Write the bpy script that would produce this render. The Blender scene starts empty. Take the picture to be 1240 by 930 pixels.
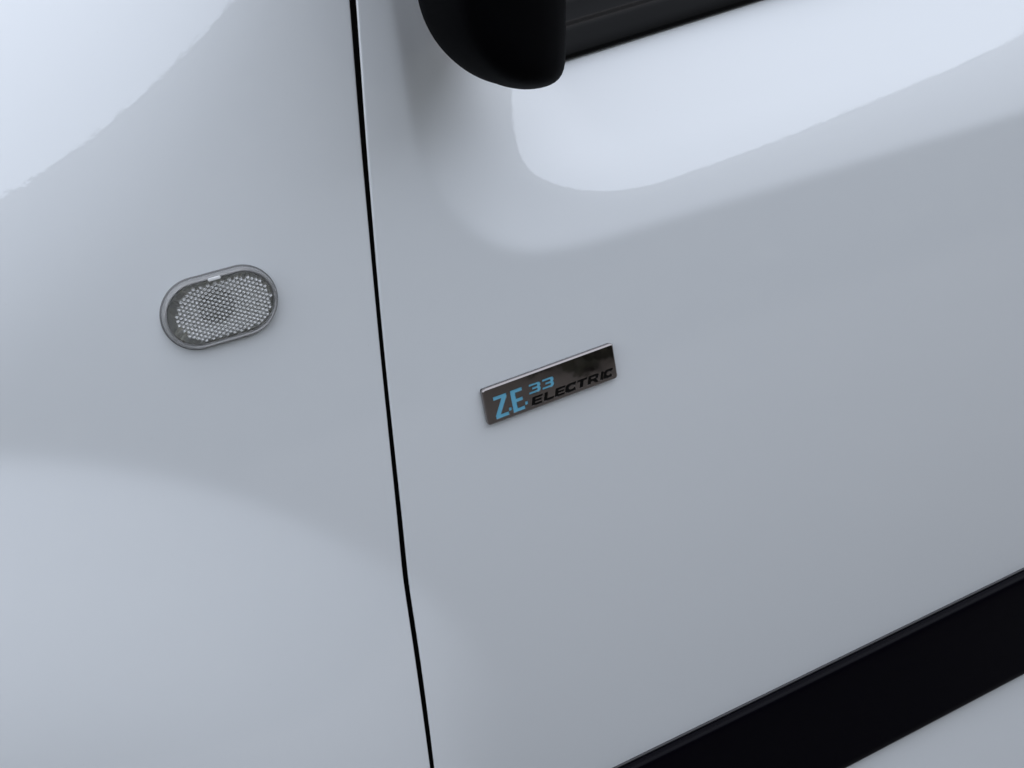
import bpy, bmesh, math, random
import numpy as np
from mathutils import Matrix, Vector
from mathutils.geometry import tessellate_polygon

random.seed(4)
rng = np.random.default_rng(4)
SC = bpy.context.scene
COL = SC.collection

# ------------------------------------------------------------------ camera
# metres; x runs rearward along the van, z up, the van's side faces -y
PITCH, YAW, ROLL, FPX, DIST = math.radians(25), math.radians(24), math.radians(-8), 1700.0, 0.92
FW = np.array([math.sin(YAW) * math.cos(PITCH), math.cos(YAW) * math.cos(PITCH), -math.sin(PITCH)])
RT = np.cross(FW, [0, 0, 1]); RT /= np.linalg.norm(RT)
UP = np.cross(RT, FW)
CR = RT * math.cos(ROLL) + UP * math.sin(ROLL)
CU = -RT * math.sin(ROLL) + UP * math.cos(ROLL)
TGT = np.array([0.0, 0.0, 0.9])
CAM = TGT - DIST * (FW + CR * (665 - 620) / FPX - CU * (467 - 465) / FPX)

cam_data = bpy.data.cameras.new('camera')
cam = bpy.data.objects.new('camera', cam_data)
COL.objects.link(cam)
M = Matrix.Identity(4)
for i in range(3):
    M[i][0], M[i][1], M[i][2], M[i][3] = CR[i], CU[i], -FW[i], CAM[i]
cam.matrix_world = M
cam_data.sensor_width = 36.0
cam_data.lens = 36.0 * FPX / 1240.0
cam_data.clip_start, cam_data.clip_end = 0.02, 2000.0
SC.camera = cam

# ------------------------------------------------------------------ light
SUN_EL, SUN_AZ = math.radians(52), math.radians(15)      # sun stands behind the van
world = bpy.data.worlds.new('World'); SC.world = world
world.use_nodes = True
nt = world.node_tree
bg = nt.nodes['Background']
sky = nt.nodes.new('ShaderNodeTexSky')
sky.sky_type = 'NISHITA'; sky.sun_disc = False
sky.sun_elevation = SUN_EL; sky.sun_rotation = SUN_AZ
sky.air_density = 1.0; sky.dust_density = 6.0; sky.ozone_density = 1.0
cloud = nt.nodes.new('ShaderNodeMix'); cloud.data_type = 'RGBA'      # thin even overcast over the clear sky
cloud.inputs[0].default_value = 0.5
cloud.inputs[7].default_value = (6.8, 7.0, 7.35, 1)
nt.links.new(sky.outputs[0], cloud.inputs[6]); nt.links.new(cloud.outputs[2], bg.inputs[0])
bg.inputs[1].default_value = 0.12
sun_d = bpy.data.lights.new('sun', 'SUN')
sun_d.energy = 0.5; sun_d.angle = math.radians(14); sun_d.color = (1.0, 0.96, 0.9)
sun = bpy.data.objects.new('sun', sun_d); COL.objects.link(sun)
sdir = Vector((math.sin(SUN_AZ) * math.cos(SUN_EL), math.cos(SUN_AZ) * math.cos(SUN_EL), math.sin(SUN_EL)))
sun.rotation_euler = sdir.to_track_quat('Z', 'Y').to_euler()
sun.location = sdir * 20
vs = SC.view_settings
vs.view_transform = 'Standard'; vs.look = 'None'; vs.gamma = 1.0; vs.use_curve_mapping = False
vs.exposure = 1.67
SC.cycles.transmission_bounces = 12
SC.cycles.max_bounces = 14

# ------------------------------------------------------------------ helpers
def px_on(pts, hfun, n=12):
    """image points of the photograph -> (x, z) on the body surface y = -h(x, z)"""
    p = np.asarray(pts, float)
    v = FW + np.multiply.outer((p[:, 0] - 620) / FPX, CR) - np.multiply.outer((p[:, 1] - 465) / FPX, CU)
    h = np.zeros(len(p))
    for _ in range(n):
        q = CAM + v * ((-h - CAM[1]) / v[:, 1])[:, None]
        h = hfun(q[:, 0], q[:, 2])
    return q[:, [0, 2]]

def mesh_obj(name, verts, faces, mat, parent=None, smooth=True, loc=None):
    me = bpy.data.meshes.new(name)
    me.from_pydata([tuple(map(float, v)) for v in verts], [], [tuple(int(i) for i in f) for f in faces])
    me.update()
    if smooth:
        me.polygons.foreach_set('use_smooth', [True] * len(me.polygons))
    o = bpy.data.objects.new(name, me); COL.objects.link(o)
    if mat: me.materials.append(mat)
    if parent: o.parent = parent
    if loc is not None: o.location = loc
    return o

def grid_faces(nr, nc, flip=False, keep=None):
    r, c = np.meshgrid(np.arange(nr - 1), np.arange(nc - 1), indexing='ij')
    a = (r * nc + c).ravel(); b = a + 1; d = a + nc; e = d + 1
    f = np.stack([a, d, e, b] if flip else [a, b, e, d], 1)
    if keep is not None: f = f[keep]
    return f

def grid_obj(name, V, mat, parent=None, flip=False, keep=None):
    nr, nc, _ = V.shape
    f = grid_faces(nr, nc, flip, keep)
    v = V.reshape(-1, 3)
    me = bpy.data.meshes.new(name)
    me.vertices.add(len(v)); me.vertices.foreach_set('co', v.astype(np.float32).ravel())
    me.loops.add(len(f) * 4); me.loops.foreach_set('vertex_index', f.astype(np.int32).ravel())
    me.polygons.add(len(f)); me.polygons.foreach_set('loop_start', np.arange(0, len(f) * 4, 4, dtype=np.int32))
    me.update(calc_edges=True); me.validate()
    me.polygons.foreach_set('use_smooth', np.ones(len(me.polygons), dtype=bool))
    if mat: me.materials.append(mat)
    o = bpy.data.objects.new(name, me); COL.objects.link(o)
    if parent: o.parent = parent
    return o

def nmat(name, **kw):
    m = bpy.data.materials.new(name); m.use_nodes = True
    b = m.node_tree.nodes['Principled BSDF']
    for k, v in kw.items():
        b.inputs[k.replace('_', ' ')].default_value = v
    return m, m.node_tree, b

def noise(t, scale, detail=2.0, rough=0.5, coord='Object'):
    tc = t.nodes.new('ShaderNodeTexCoord')
    n = t.nodes.new('ShaderNodeTexNoise')
    n.inputs['Scale'].default_value = scale; n.inputs['Detail'].default_value = detail
    n.inputs['Roughness'].default_value = rough
    t.links.new(tc.outputs[coord], n.inputs['Vector'])
    return n

def bump(t, b, src, dist, strength=1.0, inp='Normal', chain=None):
    bp = t.nodes.new('ShaderNodeBump')
    bp.inputs['Distance'].default_value = dist; bp.inputs['Strength'].default_value = strength
    t.links.new(src, bp.inputs['Height'])
    if chain: t.links.new(chain.outputs[0], bp.inputs['Normal'])
    t.links.new(bp.outputs[0], b.inputs[inp])
    return bp

def ramp(t, src, p0, c0, p1, c1):
    r = t.nodes.new('ShaderNodeValToRGB')
    r.color_ramp.elements[0].position = p0; r.color_ramp.elements[0].color = c0
    r.color_ramp.elements[1].position = p1; r.color_ramp.elements[1].color = c1
    t.links.new(src, r.inputs[0])
    return r

# ------------------------------------------------------------------ materials
def paint():
    m, t, b = nmat('white_paint', Roughness=0.45, Coat_Weight=1.0, Coat_Roughness=0.012, Coat_IOR=1.70)
    b.inputs['Specular IOR Level'].default_value = 0.2
    n = noise(t, 900, 2, 0.6)                        # tiny dust specks and dirt
    r = ramp(t, n.outputs['Fac'], 0.74, (0.735, 0.757, 0.767, 1), 0.79, (0.62, 0.62, 0.60, 1))
    t.links.new(r.outputs[0], b.inputs['Base Color'])
    n1 = noise(t, 420, 0, 0.5); n2 = noise(t, 14, 1, 0.5)   # orange peel, faint panel waviness
    b1 = bump(t, b, n2.outputs['Fac'], 0.00003, 1.0, 'Coat Normal')
    bump(t, b, n1.outputs['Fac'], 0.000012, 1.0, 'Coat Normal', b1)
    return m
PAINT = paint()

def plastic(name, col, rough, scale, dist, spec=0.5):
    m, t, b = nmat(name, Base_Color=(*col, 1), Roughness=rough)
    b.inputs['Specular IOR Level'].default_value = spec
    n = noise(t, scale, 3, 0.6)
    bump(t, b, n.outputs['Fac'], dist)
    return m
MIRROR_PL = plastic('grained_black_plastic', (0.0010, 0.0010, 0.0014), 0.7, 1500, 0.00004, 0.03)
TRIM_PL = plastic('satin_black_trim', (0.0010, 0.0007, 0.0024), 0.30, 900, 0.00001, 0.08)
SEAL_PL = plastic('black_rubber', (0.002, 0.002, 0.002), 0.42, 700, 0.00002, 0.12)
LIP_PL = plastic('grey_lip', (0.02, 0.02, 0.022), 0.3, 700, 0.00001, 0.5)
SHADE_PAD_BLACK = plastic('gap_shade_pad_black', (0.004, 0.004, 0.004), 0.8, 200, 0.0001, 0.05)  # painted shade of the door gap, also the badge's black foam tape
GLASS_DK, t_, b_ = nmat('tinted_window_glass', Base_Color=(0.012, 0.013, 0.014, 1), Roughness=0.03)

CHROME, t_, b_ = nmat('black_chrome', Base_Color=(0.28, 0.258, 0.252, 1), Metallic=1.0, Roughness=0.035)
n_ = noise(t_, 90, 2, 0.5); bump(t_, b_, n_.outputs['Fac'], 0.00002)
BLUE, t_, b_ = nmat('blue_enamel', Base_Color=(0.15, 0.45, 0.62, 1), Roughness=0.3)
INK, t_, b_ = nmat('black_enamel', Base_Color=(0.003, 0.003, 0.003, 1), Roughness=0.35)
b_.inputs['Specular IOR Level'].default_value = 0.2
CLEAR, t_, b_ = nmat('clear_lens_plastic', Base_Color=(0.99, 0.99, 0.985, 1), Roughness=0.01, Transmission_Weight=1.0, IOR=1.49)
RIM, t_, b_ = nmat('smoky_lens_rim', Base_Color=(0.62, 0.615, 0.605, 1), Roughness=0.12, Transmission_Weight=0.65, IOR=1.45)
REFL, t_, b_ = nmat('silvered_reflector', Base_Color=(0.85, 0.85, 0.84, 1), Metallic=0.2, Roughness=0.4)
OPTIC, t_, b_ = nmat('silvered_optic', Base_Color=(0.95, 0.95, 0.94, 1), Metallic=0.85, Roughness=0.04)
tr_ = t_.nodes.new('ShaderNodeBsdfTransparent'); mx_ = t_.nodes.new('ShaderNodeMixShader'); mx_.inputs[0].default_value = 0.42
t_.links.new(b_.outputs[0], mx_.inputs[1]); t_.links.new(tr_.outputs[0], mx_.inputs[2])
t_.links.new(mx_.outputs[0], t_.nodes['Material Output'].inputs[0])
BULB, t_, b_ = nmat('bulb_socket', Base_Color=(0.02, 0.018, 0.02, 1), Roughness=0.4)
CONTACT_SHADE = plastic('grey_contact_shade', (0.16, 0.16, 0.16), 0.6, 500, 0.00002)

# ------------------------------------------------------------------ body surface  y = -h(x, z)
def sg(s, w): return 1 / (1 + np.exp(-np.clip(s / w, -60, 60)))
def sp(s, w): return w * np.logaddexp(0, s / w)
T3 = math.tan(math.radians(3.0))

Q0 = np.array([-0.235, 1.135]); QN = np.array([-0.52, 0.855]); QOFF, QK = 0.07, 1.30
ARCH = None
Z_CREASE, X_SCALLOP = 0.986, -0.0575

def h_base(x, z):
    h = -T3 * (z - 0.9) - (z - 0.9) ** 2 / 10.0
    h = h - np.minimum(x, 0) ** 2 / 12.0
    return h
def h_top(x, z):                                  # fender crown leaning in, up and forward
    q = (x - Q0[0]) * QN[0] + (z - Q0[1]) * QN[1] + QOFF
    q = q - 1.8 * np.maximum(np.minimum(x, -0.03) + 0.26, 0) ** 2
    q = sp(q, 0.012)
    return -QK * np.minimum(q, 0.34) ** 2
def table(zs, vals, soft):
    zt_ = np.linspace(0.2, 1.5, 1301)
    v = np.interp(zt_, zs, vals)
    k = np.exp(-0.5 * (np.arange(-60, 61) * 0.001 / soft) ** 2); k /= k.sum()
    v = np.convolve(np.pad(v, 60, mode='edge'), k, 'valid')
    return lambda z: np.interp(z, zt_, v)
SCALLOP = np.array([(-0.046, 1.40), (-0.050, 1.30), (-0.055, 1.15), (-0.0585, 1.09), (-0.0585, 1.07), (-0.0555, 1.052), (-0.049, 1.036), (-0.036, 1.015), (-0.020, 1.001),
                    (0.002, 0.991), (0.030, 0.9868), (0.06, 0.986), (0.12, 0.986), (1.8, 0.986)])
def smooth_line(P, n=140, rounds=6):
    d = np.r_[0, np.cumsum(np.hypot(*np.diff(P, axis=0).T))]
    m_ = d <= 0.75
    s_ = np.r_[np.linspace(0, 0.62, n), d[-1]]
    Q = np.c_[np.interp(s_, d, P[:, 0]), np.interp(s_, d, P[:, 1])]
    for _ in range(rounds): Q[1:-1] = (Q[:-2] + 2 * Q[1:-1] + Q[2:]) / 4
    return Q
SCALLOP = smooth_line(SCALLOP)
def scallop_dist(x, z):
    """signed distance to the outline of the pressed recess, positive inside"""
    x, z = np.broadcast_arrays(np.asarray(x, float), np.asarray(z, float)); sh = x.shape
    P = np.stack([x.ravel(), z.ravel()], 1)
    best = np.full(len(P), 9.0); sign = np.ones(len(P))
    for a, b in zip(SCALLOP[:-1], SCALLOP[1:]):
        e = b - a; L2 = e @ e
        w = P - a
        t = np.clip((w @ e) / L2, 0, 1)
        d = np.hypot(w[:, 0] - t * e[0], w[:, 1] - t * e[1])
        c = e[0] * w[:, 1] - e[1] * w[:, 0]
        k = d < best - 1e-12
        best = np.where(k, d, best); sign = np.where(k, np.where(c > 0, 1.0, -1.0), sign)
    return (best * sign).reshape(sh)
X_IN = table([0.985, 1.018, 1.029, 1.049, 1.10, 1.15, 1.3], [0.145, 0.112, 0.097, 0.078, 0.060, 0.052, 0.045], 0.008)
def h_lean(x, z):                                 # the whole flank leans in towards the windows
    return -math.tan(math.radians(4)) * sp(z - 1.03, 0.02)
def h_shoulder(x, z):                             # scalloped shoulder under the window
    s = z - Z_CREASE
    sr = scallop_dist(x, z)
    f1 = math.tan(math.radians(14.5)) * (sp(sr, 0.0016) - sp(sr - 0.030, 0.008)) * (1 + 0.85 * sg(z - 1.065, 0.02) * sg(0.0 - x, 0.02))
    a2 = math.tan(math.radians(24)) * (1 - 0.95 * np.clip(x, 0, 0.6) + 0.85 * np.clip(x, 0, 0.6) ** 2)
    c = np.clip((s - 0.004) / 0.05, 0, 1)
    rise = 0.05 * (c ** 3 - c ** 4 / 2) + np.maximum(s - 0.054, 0)
    t = np.clip((x + 0.040) / (X_IN(z) + 0.040), 0, 1)
    B = t * t * (3 - 2 * t)
    h = -f1 - a2 * rise * B
    h = h + 0.16 * sp(z - 1.094, 0.0025) * B      # fold just below the window seal
    return h
def h_arch(x, z):
    if ARCH is None: return 0 * x
    cx, cz, R = ARCH
    d = R - np.hypot(x - cx, z - cz)
    fade = 1 - sg(x + 0.088, 0.014)
    a = math.tan(math.radians(18))
    return a * (sp(d, 0.004) - sp(d - 0.16, 0.03)) * fade
def h_sill(x, z):
    return 0.20 * sp(0.50 - z, 0.015)
def H(x, z):
    x = np.asarray(x, float); z = np.asarray(z, float)
    return h_base(x, z) + h_lean(x, z) + h_top(x, z) + h_shoulder(x, z) + h_arch(x, z) + h_sill(x, z)

pa = px_on([(0, 556), (100, 561), (200, 578), (300, 608), (400, 650), (470, 688)], H)
A_ = np.c_[2 * pa, np.ones(len(pa))]
s_ = np.linalg.lstsq(A_, (pa ** 2).sum(1), rcond=None)[0]
ARCH = (s_[0], s_[1], math.sqrt(s_[2] + s_[0] ** 2 + s_[1] ** 2))
print('arch', ARCH)

def curve_x_of_z(pts):
    q = px_on(pts, H)
    o = np.argsort(q[:, 1]); X, Z = q[o, 0], q[o, 1]
    co = np.polyfit(Z, X, 5)
    lo, hi = Z[0], Z[-1]
    d = np.polyder(co)
    def f(z):
        zc = np.clip(z, lo, hi)
        return np.polyval(co, zc) + np.polyval(d, zc) * (z - zc)
    return f
GL = curve_x_of_z([(424, 0), (431, 100), (440.5, 200), (449.5, 300), (458.5, 400), (468, 500), (478.6, 600), (489.2, 695), (503, 800), (517.5, 900), (521.5, 930)])
GR = curve_x_of_z([(432, 0), (438.5, 100), (446.5, 200), (455, 300), (463.5, 400), (473.5, 500), (484, 600), (495.5, 695), (509, 800), (523, 900), (526.5, 930)])

# ------------------------------------------------------------------ setting
ga, gt, gb = nmat('asphalt', Roughness=0.85)
n_ = noise(gt, 3.0, 8, 0.7); r_ = ramp(gt, n_.outputs['Fac'], 0.3, (0.045, 0.046, 0.048, 1), 0.7, (0.078, 0.080, 0.082, 1))
gt.links.new(r_.outputs[0], gb.inputs['Base Color'])
g = mesh_obj('ground', [(-400, -400, 0), (400, -400, 0), (400, 400, 0), (-400, 400, 0)], [(0, 1, 2, 3)], ga, smooth=False)
g['kind'] = 'structure'

ha, ht, hb = nmat('hedge_leaf', Roughness=0.6)
n_ = noise(ht, 6.0, 3, 0.6); r_ = ramp(ht, n_.outputs['Fac'], 0.35, (0.016, 0.019, 0.014, 1), 0.65, (0.040, 0.044, 0.034, 1))
ht.links.new(r_.outputs[0], hb.inputs['Base Color'])
HEDGE_Y, HEDGE_H = -2.5, 2.10
def hedge_top(x):                                  # shrubs growing up into taller trees towards the rear
    return 0.9 + (HEDGE_H - 0.9) * np.sqrt(1 + (np.maximum(x - 1.0, 0) / 2.2) ** 2)

N = 220000
hx = np.tan(rng.uniform(-1.45, 1.45, N)) * 3.2; hy = HEDGE_Y - rng.uniform(0, 0.9, N)
top = hedge_top(hx) + 0.006 * np.sin(hx * 2.1) + 0.005 * np.sin(hx * 5.3 + 1) + 0.004 * np.sin(hx * 13) + 0.006 * rng.standard_normal(N)
hz = top * rng.uniform(0, 1, N)
hy += 0.03 * np.sin(hx * 3.1 + hz * 2) + 0.04 * rng.standard_normal(N)
bulge = np.clip((hx - 0.95) / 0.25, 0, 1) * np.clip((3.2 - hx) / 0.5, 0, 1) * np.clip((0.75 - hz) / 0.2, 0, 1)
hy += 0.27 * bulge                                 # unseen low bush added for the dark band mirrored in the badge
hc = np.stack([hx, hy, hz], 1)
a = rng.standard_normal((N, 3)); a /= np.linalg.norm(a, axis=1)[:, None]
b = np.cross(a, rng.standard_normal((N, 3))); b /= np.linalg.norm(b, axis=1)[:, None]
s = np.where(top - hz < 0.12, rng.uniform(0.010, 0.022, N), rng.uniform(0.018, 0.045, N))[:, None]
V = np.stack([hc - a * s, hc + b * s * 0.6, hc + a * s, hc - b * s * 0.6], 1).reshape(-1, 3)
F = np.arange(4 * N).reshape(-1, 4)
core = len(V)
cx_ = np.concatenate([np.linspace(-27, 1, 15), np.linspace(1.5, 27, 40)]); nc_ = len(cx_)
zt_ = hedge_top(cx_) - 0.02                          # dense twigs inside
C_ = np.concatenate([np.c_[cx_, np.full(nc_, HEDGE_Y - y_), z_] for y_, z_ in ((.07, 0 * cx_), (.07, zt_), (.8, zt_), (.8, 0 * cx_))])
V = np.vstack([V, C_])
F = np.vstack([F, np.array([(k * nc_ + i, k * nc_ + i + 1, (k + 1) * nc_ + i + 1, (k + 1) * nc_ + i) for k in range(3) for i in range(nc_ - 1)]) + core])
hedge = mesh_obj('hedge', V, F, ha, smooth=False)
hedge['kind'] = 'stuff'

# ------------------------------------------------------------------ van
van = bpy.data.objects.new('electric_van', None); COL.objects.link(van)
van.empty_display_size = 0.2
van['label'] = 'glossy white van with a dark electric badge on its front door'
van['category'] = 'van'

HEM_R = 0.0011
def hem_columns():
    """(offset from the edge, depth behind the surface) of a folded panel edge"""
    out = [(0.014, 2 * HEM_R + 0.0004), (HEM_R * 1.6, 2 * HEM_R)]
    for k in range(-6, 7):
        th = math.pi / 2 * k / 6
        out.append((HEM_R - HEM_R * math.cos(th), HEM_R - HEM_R * math.sin(th)))
    return out

def panel(name, edge, side, xfar, zlo, zhi, nx, nz, parent, cut=None):
    hem = hem_columns()
    nh = len(hem)
    t = np.linspace(0, 1, nz)
    tt = np.linspace(0, 1, nx + 1)[1:] ** 1.12
    V = np.zeros((nz, nh + nx, 3))
    # rows follow z; the top may vary along x
    zrow = zlo + (1.0 - 0) * t * 0
    for j in range(nh + nx):
        if j < nh:
            off, dep = hem[j]; frac = None
        else:
            dep = 0.0
        # column x depends on z, z on the column's top: two passes
        z = zlo + (zhi(edge(np.full(nz, 1.1)))[0] - zlo) * t
        for _ in range(3):
            e = edge(z)
            if j < nh: x = e + side * off
            else: x = e + side * HEM_R + (xfar - e - side * HEM_R) * tt[j - nh]
            zt = zhi(x)
            z = np.where(t < 0.8, zlo + (1.05 - zlo) * t / 0.8, 1.05 + (zt - 1.05) * (t - 0.8) / 0.2)
        V[:, j, 0] = x; V[:, j, 2] = z
        V[:, j, 1] = -H(x, z) + dep
    keep = None
    if cut is not None:
        cx = (V[:-1, :-1] + V[1:, 1:]) / 2
        keep = ~cut(cx[..., 0], cx[..., 2]).ravel()
    return grid_obj(name, V, PAINT, parent, flip=(side < 0), keep=keep)

# indicator placement
ic = px_on([(266, 372)], H)[0]
IND_L, IND_H = 0.068, 0.0415
def stadium(x, z, L=IND_L, Hh=IND_H, grow=0.0):
    r = Hh / 2
    dx = np.maximum(np.abs(x) - (L / 2 - r), 0)
    return np.hypot(dx, z) - r - grow
bq = px_on([(683, 75), (760, 50), (840, 26), (922, 1)], lambda x, z: H(x, z) + 0.004)
cbl = np.polyfit(bq[:, 0], bq[:, 1], 1)
print('belt', bq, cbl)
fender = panel('front_fender', GL, -1, -0.75, 0.60, lambda x: np.full_like(x, 1.30), 310, 330, van,
               cut=lambda x, z: stadium(x - ic[0], z - ic[1], grow=-0.0055) < 0)
door = panel('front_door', GR, 1, 1.30, 0.24, lambda x: 1.30 + (np.polyval(cbl, x) + 0.007 - 1.30) * sg(x - 0.012, 0.004), 560, 360, van)
# near-black jamb sheet; the shade in the door gap is put into its colour
zz = np.linspace(0.26, 1.30, 60)
J = np.zeros((60, 2, 3))
for k, dx in enumerate((-0.09, 0.09)):
    J[:, k, 0] = GL(zz) + dx; J[:, k, 2] = zz; J[:, k, 1] = -H(J[:, k, 0], zz) + 0.034
grid_obj('jamb_shade_sheet', J, SHADE_PAD_BLACK, van)

# ------------------------------------------------------------------ sweeps along x
def sweep(name, prof, xs, mat, parent, zoff=lambda x: 0 * x, cap=True):
    """prof: list of (outward, z) ; swept along x on the body surface"""
    n = len(prof)
    V = []
    for x in xs:
        for (o, z) in prof:
            zz = z + float(zoff(np.array(x)))
            V.append((x, -float(H(x, zz)) - o, zz))
    f = grid_faces(len(xs), n)
    f = [tuple(q) for q in f]
    if cap:
        f.append(tuple(range(n))); f.append(tuple(range((len(xs) - 1) * n, len(xs) * n))[::-1])
    return mesh_obj(name, V, f, mat, parent)

def rub_z(px, out):
    q = px_on(px, lambda x, z: H(x, z) + out)
    co = np.polyfit(q[:, 0], q[:, 1], 1)
    print('rub', q, co)
    return co
ct = rub_z([(760, 924), (1000, 807), (1240, 690)], 0.001)
cb = rub_z([(1020, 930), (1130, 875), (1240, 820)], 0.011)
zt = np.polyval(ct, 0.25); zb = np.polyval(cb, 0.33) - 0.0055
prof = [(-0.004, zt), (0.0015, zt), (0.0064, zt - 0.0004), (0.0076, zt - 0.0011), (0.0086, zt - 0.0025), (0.0094, zt - 0.0048),
        (0.0100, zt - 0.0085), (0.0104, zt - 0.0140), (0.0106, zt - 0.022), (0.0106, zt - 0.045), (0.0098, zb + 0.030), (0.0088, zb + 0.008), (0.0082, zb + 0.003),
        (0.0070, zb + 0.0008), (0.004, zb), (-0.004, zb + 0.001)]
xs = np.linspace(-0.105, 1.30, 90)
moulding = sweep('side_moulding', prof, xs, TRIM_PL, van, zoff=lambda x: ct[0] * (x - 0.25))
sweep('lip', [(-0.002, zt + 0.0016), (0.0008, zt + 0.0016), (0.0016, zt + 0.0012), (0.0019, zt + 0.0005), (0.0016, zt - 0.0001), (-0.002, zt - 0.0002)], xs, LIP_PL, moulding,
      zoff=lambda x: ct[0] * (x - 0.25))

z0 = np.polyval(cbl, 0.1)
prof = [(-0.01, z0 + 0.001), (0.003, z0), (0.0052, z0 + 0.0012), (0.0062, z0 + 0.004), (0.0058, z0 + 0.010), (0.0050, z0 + 0.0165), (0.0046, z0 + 0.0185),
        (0.0028, z0 + 0.0196), (-0.002, z0 + 0.0200), (-0.0032, z0 + 0.0212), (-0.0035, z0 + 0.030), (-0.0045, z0 + 0.033), (-0.010, z0 + 0.0345)]
xs = np.linspace(0.035, 1.30, 90)
sweep('window_seal', prof, xs, SEAL_PL, van, zoff=lambda x: cbl[0] * (x - 0.1), cap=False)
# window glass rising behind the seal
gx = np.linspace(-0.05, 1.30, 30); gz = np.linspace(0, 0.22, 12)
G = np.zeros((12, 30, 3))
zb_ = np.polyval(cbl, gx) + 0.010
yb_ = -H(gx, zb_) + 0.014
for k, dz in enumerate(gz):
    G[k, :, 0] = gx; G[k, :, 2] = zb_ + dz; G[k, :, 1] = yb_ + dz * 0.25
grid_obj('window_glass', G, GLASS_DK, van)

# ------------------------------------------------------------------ wing mirror
out_px = [(505, -12), (507, 0), (512, 20), (523, 45), (540, 66), (560, 83.5), (580, 95), (600, 102), (625, 105.5), (650, 103), (667, 96.5), (676, 88), (679, 76), (680, 50), (680, 0), (680, -12)]
H1 = 0.055
mq = px_on(out_px, lambda x, z: np.full_like(x, H1))
topz = 1.33
left_top = mq[0] + (mq[0] - mq[1]) * 4; right_top = mq[-1]
ring = list(map(tuple, mq))
ring += [(right_top[0] + 0.004, 1.25), (right_top[0] + 0.002, 1.30), (right_top[0] - 0.02, topz), ((right_top[0] + mq[0][0]) / 2, topz + 0.006), (mq[0][0] - 0.002, topz - 0.01), (mq[0][0] - 0.012, 1.26)]
ring = np.array(ring)
# resample and smooth the closed outline
def resample(P, n):
    Q = np.vstack([P, P[:1]]); d = np.r_[0, np.cumsum(np.hypot(*np.diff(Q, axis=0).T))]
    s = np.linspace(0, d[-1], n, endpoint=False)
    return np.c_[np.interp(s, d, Q[:, 0]), np.interp(s, d, Q[:, 1])]
ring = resample(ring, 160)
for _ in range(3): ring = (np.roll(ring, 1, 0) + 2 * ring + np.roll(ring, -1, 0)) / 4
anchR = np.array([ring[:, 0].max() - 0.004, 1.20]); anchL = np.array([ring[:, 0].min() + 0.02, 1.20])
cen = ring.mean(0)
levels = [(-0.03, 0.52, 0.80), (0.00, 0.60, 0.85), (0.02, 0.74, 0.92), (0.035, 0.88, 0.965), (0.046, 0.965, 0.99), (0.055, 1.0, 1.0)]
rows = []
for (hh, sx, sz) in levels:
    P = anchR + (ring - anchR) * np.array([sx, sz]); rows.append((P, hh))
for (hh, sx, sz) in [(0.062, 0.985, 0.992), (0.070, 0.925, 0.985), (0.078, 0.85, 0.95), (0.086, 0.74, 0.91), (0.093, 0.58, 0.85), (0.098, 0.40, 0.75), (0.1005, 0.2, 0.5), (0.101, 0.02, 0.1)]:
    P = anchL + (ring - anchL) * np.array([sx, sz]); rows.append((P, hh))
V = np.zeros((len(rows), 161, 3))
for k, (P, hh) in enumerate(rows):
    P = np.vstack([P, P[:1]])
    V[k, :, 0] = P[:, 0]; V[k, :, 2] = P[:, 1]; V[k, :, 1] = -hh
grid_obj('wing_mirror', V, MIRROR_PL, van)

# ------------------------------------------------------------------ badge
def frame_on(x, z, rot=0.0):
    e = 1e-3
    nx = -(H(x + e, z) - H(x - e, z)) / (2 * e); nz = -(H(x, z + e) - H(x, z - e)) / (2 * e)
    n = Vector((float(nx), -1.0, float(nz))).normalized()
    ux = Vector((1, 0, 0)); ux = (ux - n * ux.dot(n)).normalized()
    uz = ux.cross(n) * -1
    if uz.z < 0: uz = -uz
    c_, s_ = math.cos(rot), math.sin(rot)
    a, b = ux * c_ + uz * s_, uz * c_ - ux * s_
    Mx = Matrix.Identity(4)
    for i in range(3):
        Mx[i][0], Mx[i][1], Mx[i][2] = a[i], -n[i], b[i]
    Mx.translation = Vector((x, -float(H(x, z)), z))
    return Mx                         # local x along, local -y outward, local z up

BW, BH, BT, BR = 0.0982, 0.0256, 0.0042, 0.0020
mm = 0.001
def stroke(pts, w, wv=None):
    """thick polyline -> closed outline"""
    P = np.array(pts, float); n = len(P)
    L, R = [], []
    for i in range(n):
        a = P[max(i - 1, 0)]; b = P[min(i + 1, n - 1)]
        t = (b - a) / np.linalg.norm(b - a); nn = np.array([-t[1], t[0]])
        ww = w if wv is None else (abs(nn[0]) * wv + abs(nn[1]) * w)
        L.append(P[i] + nn * ww / 2); R.append(P[i] - nn * ww / 2)
    return [tuple(p) for p in L + R[::-1]]
def arc(cx, cy, rx, ry, a0, a1, n, p=1.0):
    out = []
    for k in range(n + 1):
        t = math.radians(a0 + (a1 - a0) * k / n)
        c, s = math.cos(t), math.sin(t)
        out.append((cx + rx * math.copysign(abs(c) ** p, c), cy + ry * math.copysign(abs(s) ** p, s)))
    return out
def box_E(x0, x1, z0, z1, v, h):
    zm = (z0 + z1) / 2
    return [(x0, z0), (x1, z0), (x1, z0 + h), (x0 + v, z0 + h), (x0 + v, zm - h / 2), (x1 - (x1 - x0) * .06, zm - h / 2),
            (x1 - (x1 - x0) * .06, zm + h / 2), (x0 + v, zm + h / 2), (x0 + v, z1 - h), (x1, z1 - h), (x1, z1), (x0, z1)]
def slant(P, z0, k): return [(x + (z - z0) * k, z) for x, z in P]

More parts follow.
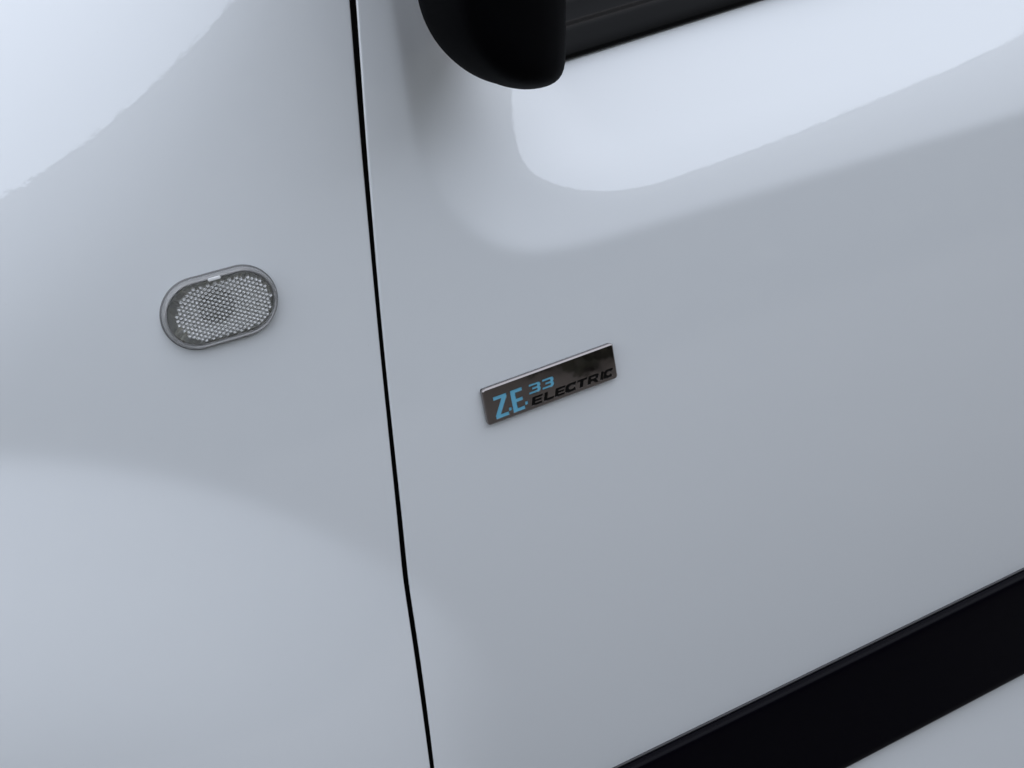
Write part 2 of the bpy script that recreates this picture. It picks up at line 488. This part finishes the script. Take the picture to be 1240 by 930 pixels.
letters = []      # (name, outline, holes, material)
letters.append(('letter_z', [(-42.6, -10.1), (-33.2, -10.1), (-33.2, -7.6), (-38.9, -7.6), (-32.8, 3.3), (-32.8, 5.5), (-42.4, 5.5), (-42.4, 3.0), (-36.8, 3.0), (-42.8, -7.7)], [], BLUE))
letters.append(('full_stop', [(-32.9, -7.6), (-30.9, -7.6), (-30.9, -5.3), (-32.9, -5.3)], [], BLUE))
letters.append(('letter_e', box_E(-30.0, -21.4, -10.1, 5.6, 3.4, 2.45), [], BLUE))
letters.append(('full_stop', [(-20.9, -7.6), (-18.9, -7.6), (-18.9, -5.3), (-20.9, -5.3)], [], BLUE))
def three(x0, x1, z0, z1):
    w, h, t, v, r, e = x1 - x0, z1 - z0, 1.5, 2.3, 1.5, 0.5
    m = h / 2
    P = [(0.2, h), (w - r, h), (w - r * .3, h - r * .3), (w, h - r), (w, m + .9), (w - .55, m), (w, m - .9), (w, r), (w - r * .3, r * .3), (w - r, 0), (0.0, 0), (0, t * .95),
         (w - v - e, t), (w - v, t + e), (w - v, m - t / 2 - e), (w - v - e, m - t / 2), (w * .28, m - t / 2), (w * .28, m + t / 2),
         (w - v - e, m + t / 2), (w - v, m + t / 2 + e), (w - v, h - t - e), (w - v - e, h - t), (0.2, h - t)]
    return slant([(x0 + a, z0 + b) for a, b in P], z0, 0.08)
letters.append(('digit_three', three(-16.9, -8.2, -1.7, 5.1), [], BLUE))
letters.append(('digit_three', three(-7.0, 1.7, -1.7, 5.2), [], BLUE))
z0, z1 = -9.9, -4.1
K = 0.30
letters.append(('letter_e', slant(box_E(-16.9, -9.0, z0, z1, 2.4, 1.3), z0, K), [], INK))
letters.append(('letter_l', slant([(-7.6, z0), (0.0, z0), (0.0, z0 + 1.4), (-5.2, z0 + 1.4), (-5.2, z1), (-7.6, z1)], z0, K), [], INK))
letters.append(('letter_e', slant(box_E(0.8, 8.3, z0, z1, 2.4, 1.3), z0, K), [], INK))
def cee(x0, x1):
    w = 1.45; cx, cz = (x0 + x1) / 2, (z0 + z1) / 2
    P = arc(cx, cz, (x1 - x0) / 2 - .9, (z1 - z0) / 2 - w / 2, 38, 322, 22, .8)
    return slant(stroke(P, w, 2.5), z0, K)
letters.append(('letter_c', cee(8.9, 18.0), [], INK))
letters.append(('letter_t', slant([(20.0, z0), (22.5, z0), (22.5, z1 - 1.35), (25.4, z1 - 1.35), (25.4, z1), (17.5, z1), (17.5, z1 - 1.35), (20.0, z1 - 1.35)], z0, K), [], INK))
rr = [(26.2, z0), (28.6, z0), (28.6, z0 + 1.75), (30.2, z0 + 1.75), (32.4, z0), (35.0, z0), (32.8, z0 + 2.1), (34.2, z0 + 2.7), (34.7, z0 + 3.9), (34.2, z1 - .6), (33.0, z1), (26.2, z1)]
hole = [(28.6, z0 + 3.2), (28.6, z1 - 1.35), (31.6, z1 - 1.35), (32.2, z1 - 1.8), (32.2, z0 + 3.6), (31.6, z0 + 3.2)]
letters.append(('letter_r', slant(rr, z0, K), [slant(hole, z0, K)], INK))
letters.append(('letter_i', slant([(36.1, z0), (38.3, z0), (38.3, z1), (36.1, z1)], z0, K), [], INK))
letters.append(('letter_c', cee(38.6, 46.4), [], INK))

def signed_area(P):
    P = np.array(P); x, y = P.T
    return 0.5 * np.sum(x * np.roll(y, -1) - np.roll(x, -1) * y)
def rrect(w, h, r, n=8):
    out = []
    for (cx, cz, a0) in ((w / 2 - r, h / 2 - r, 0), (-w / 2 + r, h / 2 - r, 90), (-w / 2 + r, -h / 2 + r, 180), (w / 2 - r, -h / 2 + r, 270)):
        for k in range(n + 1):
            t = math.radians(a0 + 90 * k / n); out.append((cx + r * math.cos(t), cz + r * math.sin(t)))
    return out
bc = px_on([(668.2, 465.6)], lambda x, z: H(x, z) + BT)[0]
BF = frame_on(bc[0], bc[1], math.radians(1.4))
badge_v, badge_f, flat_n = [], [], 0
def add_face_polys(polys, y):
    """filled polygon with holes at depth y (2-D tessellation)"""
    global badge_v, badge_f
    vs_ = [[Vector((p[0], p[1], 0)) for p in P] for P in polys]
    tri = tessellate_polygon(vs_)
    base = len(badge_v)
    allp = [p for P in polys for p in P]
    badge_v += [(p[0], y, p[1]) for p in allp]
    for t3 in tri:
        a, b, c = (allp[i] for i in t3)
        s = (b[0] - a[0]) * (c[1] - a[1]) - (c[0] - a[0]) * (b[1] - a[1])
        if abs(s) < 1e-14: continue
        badge_f.append(tuple(base + i for i in (t3 if s > 0 else t3[::-1])))
BEV = 0.0011
inner = rrect(BW - 2 * BEV, BH - 2 * BEV, BR - BEV * .6)
RECESS = 0.00045
DRAFT = 0.00022
def grow(P, d):
    """offset a closed outline (counter-clockwise grows, clockwise shrinks its hole)"""
    P = np.array(P); n = len(P); out = []
    for i in range(n):
        a, b, c = P[i - 1], P[i], P[(i + 1) % n]
        t1 = (b - a) / max(np.linalg.norm(b - a), 1e-9); t2 = (c - b) / max(np.linalg.norm(c - b), 1e-9)
        n1 = np.array([t1[1], -t1[0]]); n2 = np.array([t2[1], -t2[0]])
        m = n1 + n2; k = max(1 + n1 @ n2, 0.35)
        out.append(tuple(b + m * d / k))
    return out
polys = [inner]
islands = []
letters = [(n_, [((x + 16.9) * 0.985 - 16.9 if m_ is INK else x, z) for x, z in o_], [[((x + 16.9) * 0.985 - 16.9, z) for x, z in q_] for q_ in h_], m_) for n_, o_, h_, m_ in letters]
for nm, o, holes, mt in letters:
    P = [(x * mm, z * mm) for x, z in o]
    if signed_area(P) < 0: P = P[::-1]
    hs = []
    for hp in holes:
        Q = [(x * mm, z * mm) for x, z in hp]
        if signed_area(Q) > 0: Q = Q[::-1]
        hs.append(Q); islands.append(grow(Q, 0.00006))
    P = grow(P, 0.00009); hs = [grow(Q, 0.00006) for Q in hs]; polys.append(P[::-1]); letters[letters.index((nm, o, holes, mt))] = (nm, P, hs, mt)
add_face_polys(polys, -BT)
for Q in islands: add_face_polys([Q[::-1]], -BT)
n_flat = len(badge_f)
# letter recess walls
for nm, P, hs, mt in letters:
    for loop in [P] + hs:
        b0 = len(badge_v); n = len(loop)
        badge_v += [(x, -BT, z) for x, z in loop] + [(x, -BT + RECESS, z) for x, z in grow(loop, -DRAFT)]
        for i in range(n):
            j = (i + 1) % n
            badge_f.append((b0 + j, b0 + i, b0 + n + i, b0 + n + j))
n_wall = len(badge_f)
# rounded rim and sides
b0 = len(badge_v); nr = len(inner)
lv = [(0, -BT), (0.00012, -BT + 0.00004), (0.00022, -BT + 0.00012), (0.00085, -BT + 0.00070), (0.00098, -BT + 0.00085), (0.00106, -BT + 0.0012), (BEV, -BT + 0.0016)]
lv.append((BEV, -0.0017)); lv.append((BEV - 0.0004, -0.0014))
for g_, y in lv:
    R_ = rrect(BW - 2 * BEV + 2 * g_, BH - 2 * BEV + 2 * g_, BR - BEV * .6 + g_)
    badge_v += [(x, y, z) for x, z in R_]
for k in range(len(lv) - 1):
    for i in range(nr):
        j = (i + 1) % nr
        badge_f.append((b0 + k * nr + i, b0 + (k + 1) * nr + i, b0 + (k + 1) * nr + j, b0 + k * nr + j))
badge = mesh_obj('badge', badge_v, badge_f, CHROME, van, smooth=False)
for i, p in enumerate(badge.data.polygons):
    p.use_smooth = i >= n_wall
badge.matrix_world = BF
r0 = rrect(BW - 0.0012, BH - 0.0012, BR - 0.0005)
V = [(x, y, z) for y in (-0.0017, 0.0025) for x, z in r0]; nr = len(r0)
mesh_obj('adhesive_pad', V, [(i, nr + i, nr + (i + 1) % nr, (i + 1) % nr) for i in range(nr)], SHADE_PAD_BLACK, badge)
for nm, P, hs, mt in letters:
    badge_v2, badge_f2 = badge_v, badge_f
    badge_v, badge_f = [], []
    add_face_polys([grow(P, -DRAFT * 0.95)] + [grow(Q, -DRAFT * 0.95) for Q in hs], -BT + RECESS * 0.95)
    o = mesh_obj(nm, badge_v, badge_f, mt, badge, smooth=False)
    badge_v, badge_f = badge_v2, badge_f2

# ------------------------------------------------------------------ side indicator
IF = frame_on(ic[0], ic[1])
ind = bpy.data.objects.new('side_indicator', None); COL.objects.link(ind); ind.parent = van
ind.empty_display_size = 0.03
ind.matrix_world = IF
def stad(L, Hh, n=40):
    r = Hh / 2; out = []
    for k in range(n + 1):
        t = -math.pi / 2 + math.pi * k / n; out.append((L / 2 - r + r * math.cos(t), r * math.sin(t)))
    for k in range(n + 1):
        t = math.pi / 2 + math.pi * k / n; out.append((-L / 2 + r + r * math.cos(t), r * math.sin(t)))
    return out
def loft(name, levels, mat, parent, cap_end=False, shift=(0, 0)):
    V = []; F = []
    n = len(stad(1, .5))
    for (inset, y) in levels:
        V += [(x + shift[0], y, z + shift[1]) for x, z in stad(IND_L - 2 * inset, IND_H - 2 * inset)]
    for k in range(len(levels) - 1):
        for i in range(n):
            j = (i + 1) % n
            F.append((k * n + i, (k + 1) * n + i, (k + 1) * n + j, k * n + j)[::-1])
    if cap_end: F.append(tuple(range((len(levels) - 1) * n, len(levels) * n)))
    return mesh_obj(name, V, F, mat, parent)
mmv = lambda L: [(a * mm, b * mm) for a, b in L]
loft('contact_shade_ring', mmv([(-0.7, 1.0), (-0.7, -0.3), (-0.3, -0.7), (0.6, -0.8), (1.0, 0.5)]), CONTACT_SHADE, ind)  # grey ring added in place of the contact shadow around the rim
# closed ring of smoky plastic
loft('rim', mmv([(3.4, 0.5), (0.6, 0.5), (0.0, -0.4), (0.15, -2.4), (0.6, -4.0), (1.0, -4.9), (1.5, -5.4), (1.9, -5.5), (2.15, -5.2), (2.5, -4.9), (3.0, -4.0), (3.4, -2.0), (3.4, 0.5)]), RIM, ind)
# moulded lens: smooth dome in front, rows of small pillow lenslets behind
LL, LH = IND_L - 0.0050, IND_H - 0.0050
nxl, nzl = 310, 185
gx = np.linspace(-LL / 2, LL / 2, nxl); gz = np.linspace(-LH / 2, LH / 2, nzl)
X, Z = np.meshgrid(gx, gz)
d = stadium(X, Z, LL, LH)
# squeeze the grid onto the stadium so its border is clean
r = LH / 2
half = np.where(np.abs(Z) < r, (LL / 2 - r) + np.sqrt(np.maximum(r * r - Z * Z, 0)), LL / 2 - r)
X = X / (LL / 2) * half
px_, pz_ = 0.00212, 0.00255                        # columns of cups, every other one set half a step down
ci = np.round(X / px_); xc = ci * px_
off = np.where(ci % 2 == 0, 0.0, pz_ / 2)
zc = np.round((Z - off) / pz_) * pz_ + off
rad = np.hypot(X - xc, Z - zc) / 0.00104
msk = (stadium(xc - 0.0018, zc, LL - 0.0072, LH - 0.0054) < 0)
dome = np.sqrt(np.maximum(1.0 - np.minimum(rad, 1) ** 2 * 0.9, 0)) - math.sqrt(0.1)
cups = np.where(msk & (rad < 1), 1 - rad ** 2, 0) * 0.0009
edge = np.clip(-stadium(X, Z, LL, LH) / 0.003, 0, 1)
front = -0.0048 - 0.0008 * (1 - (X / (LL / 2)) ** 2) * (1 - (Z / (LH / 2)) ** 2)
back = front + 0.0010
VF = np.stack([X, front, Z], -1).reshape(-1, 3); VB = np.stack([X, back, Z], -1).reshape(-1, 3)
F1 = grid_faces(nzl, nxl); F2 = grid_faces(nzl, nxl, True) + len(VF)
per = list(range(nxl)) + [k * nxl + nxl - 1 for k in range(1, nzl)] + [(nzl - 1) * nxl + k for k in range(nxl - 2, -1, -1)] + [k * nxl for k in range(nzl - 2, 0, -1)]
F3 = [(per[(i + 1) % len(per)], per[i], per[i] + len(VF), per[(i + 1) % len(per)] + len(VF)) for i in range(len(per))]
lens = mesh_obj('lens', np.vstack([VF, VB]), [tuple(f) for f in F1] + [tuple(f) for f in F2] + F3, CLEAR, ind)
VO = np.stack([X, front + 0.0016 + cups, Z], -1)
grid_obj('optic_plate', VO, OPTIC, ind)
# reflector bowl with the bulb socket in its middle
nr_, na_ = 24, 72
V = []; 
for k in range(nr_):
    u = k / (nr_ - 1)
    for j in range(na_):
        t = 2 * math.pi * j / na_
        ux, uz = math.cos(t), math.sin(t)
        # radius of the stadium along t
        lo, hi = 0.0, LL
        e = 1e-5
        rr_ = LH / 2 / max(abs(uz), 1e-6)
        if rr_ * abs(ux) > LL / 2 - LH / 2:
            c0 = LL / 2 - LH / 2; bb = abs(ux) * c0
            rr_ = bb + math.sqrt(max(bb * bb - c0 * c0 + (LH / 2) ** 2, 0))
        V.append((ux * rr_ * u, 0.0045 - 0.005 * u ** 3, uz * rr_ * u))
F = []
for k in range(nr_ - 1):
    for j in range(na_):
        j2 = (j + 1) % na_
        F.append((k * na_ + j, (k + 1) * na_ + j, (k + 1) * na_ + j2, k * na_ + j2)[::-1])
mesh_obj('reflector', V, F, REFL, ind)
V = []; F = []
for k, (rr_, y) in enumerate([(0.0120, 0.0050), (0.0105, 0.0040), (0.0085, 0.0026), (0.0065, 0.0008), (0.0042, -0.0008), (0.0002, -0.0016)]):
    V += [(rr_ * math.cos(2 * math.pi * j / 28) - 0.001, y, rr_ * math.sin(2 * math.pi * j / 28)) for j in range(28)]
for k in range(5):
    for j in range(28):
        F.append((k * 28 + j, (k + 1) * 28 + j, (k + 1) * 28 + (j + 1) % 28, k * 28 + (j + 1) % 28))
mesh_obj('bulb', V, F, BULB, ind)
# pale moulded tab at the top edge of the lens
CLIPM, t_, b_ = nmat('pale_tab', Base_Color=(0.82, 0.82, 0.81, 1), Roughness=0.15)
bm = bmesh.new()
bmesh.ops.create_cube(bm, size=1)
bmesh.ops.scale(bm, vec=(0.0075, 0.0012, 0.0019), verts=bm.verts)
bmesh.ops.translate(bm, vec=(0.000, -0.0056, LH / 2 + 0.0002), verts=bm.verts)
bmesh.ops.bevel(bm, geom=bm.edges[:], offset=0.0004, segments=2, affect='EDGES')
me = bpy.data.meshes.new('tab'); bm.to_mesh(me); bm.free()
me.materials.append(CLIPM)
o = bpy.data.objects.new('tab', me); COL.objects.link(o); o.parent = ind
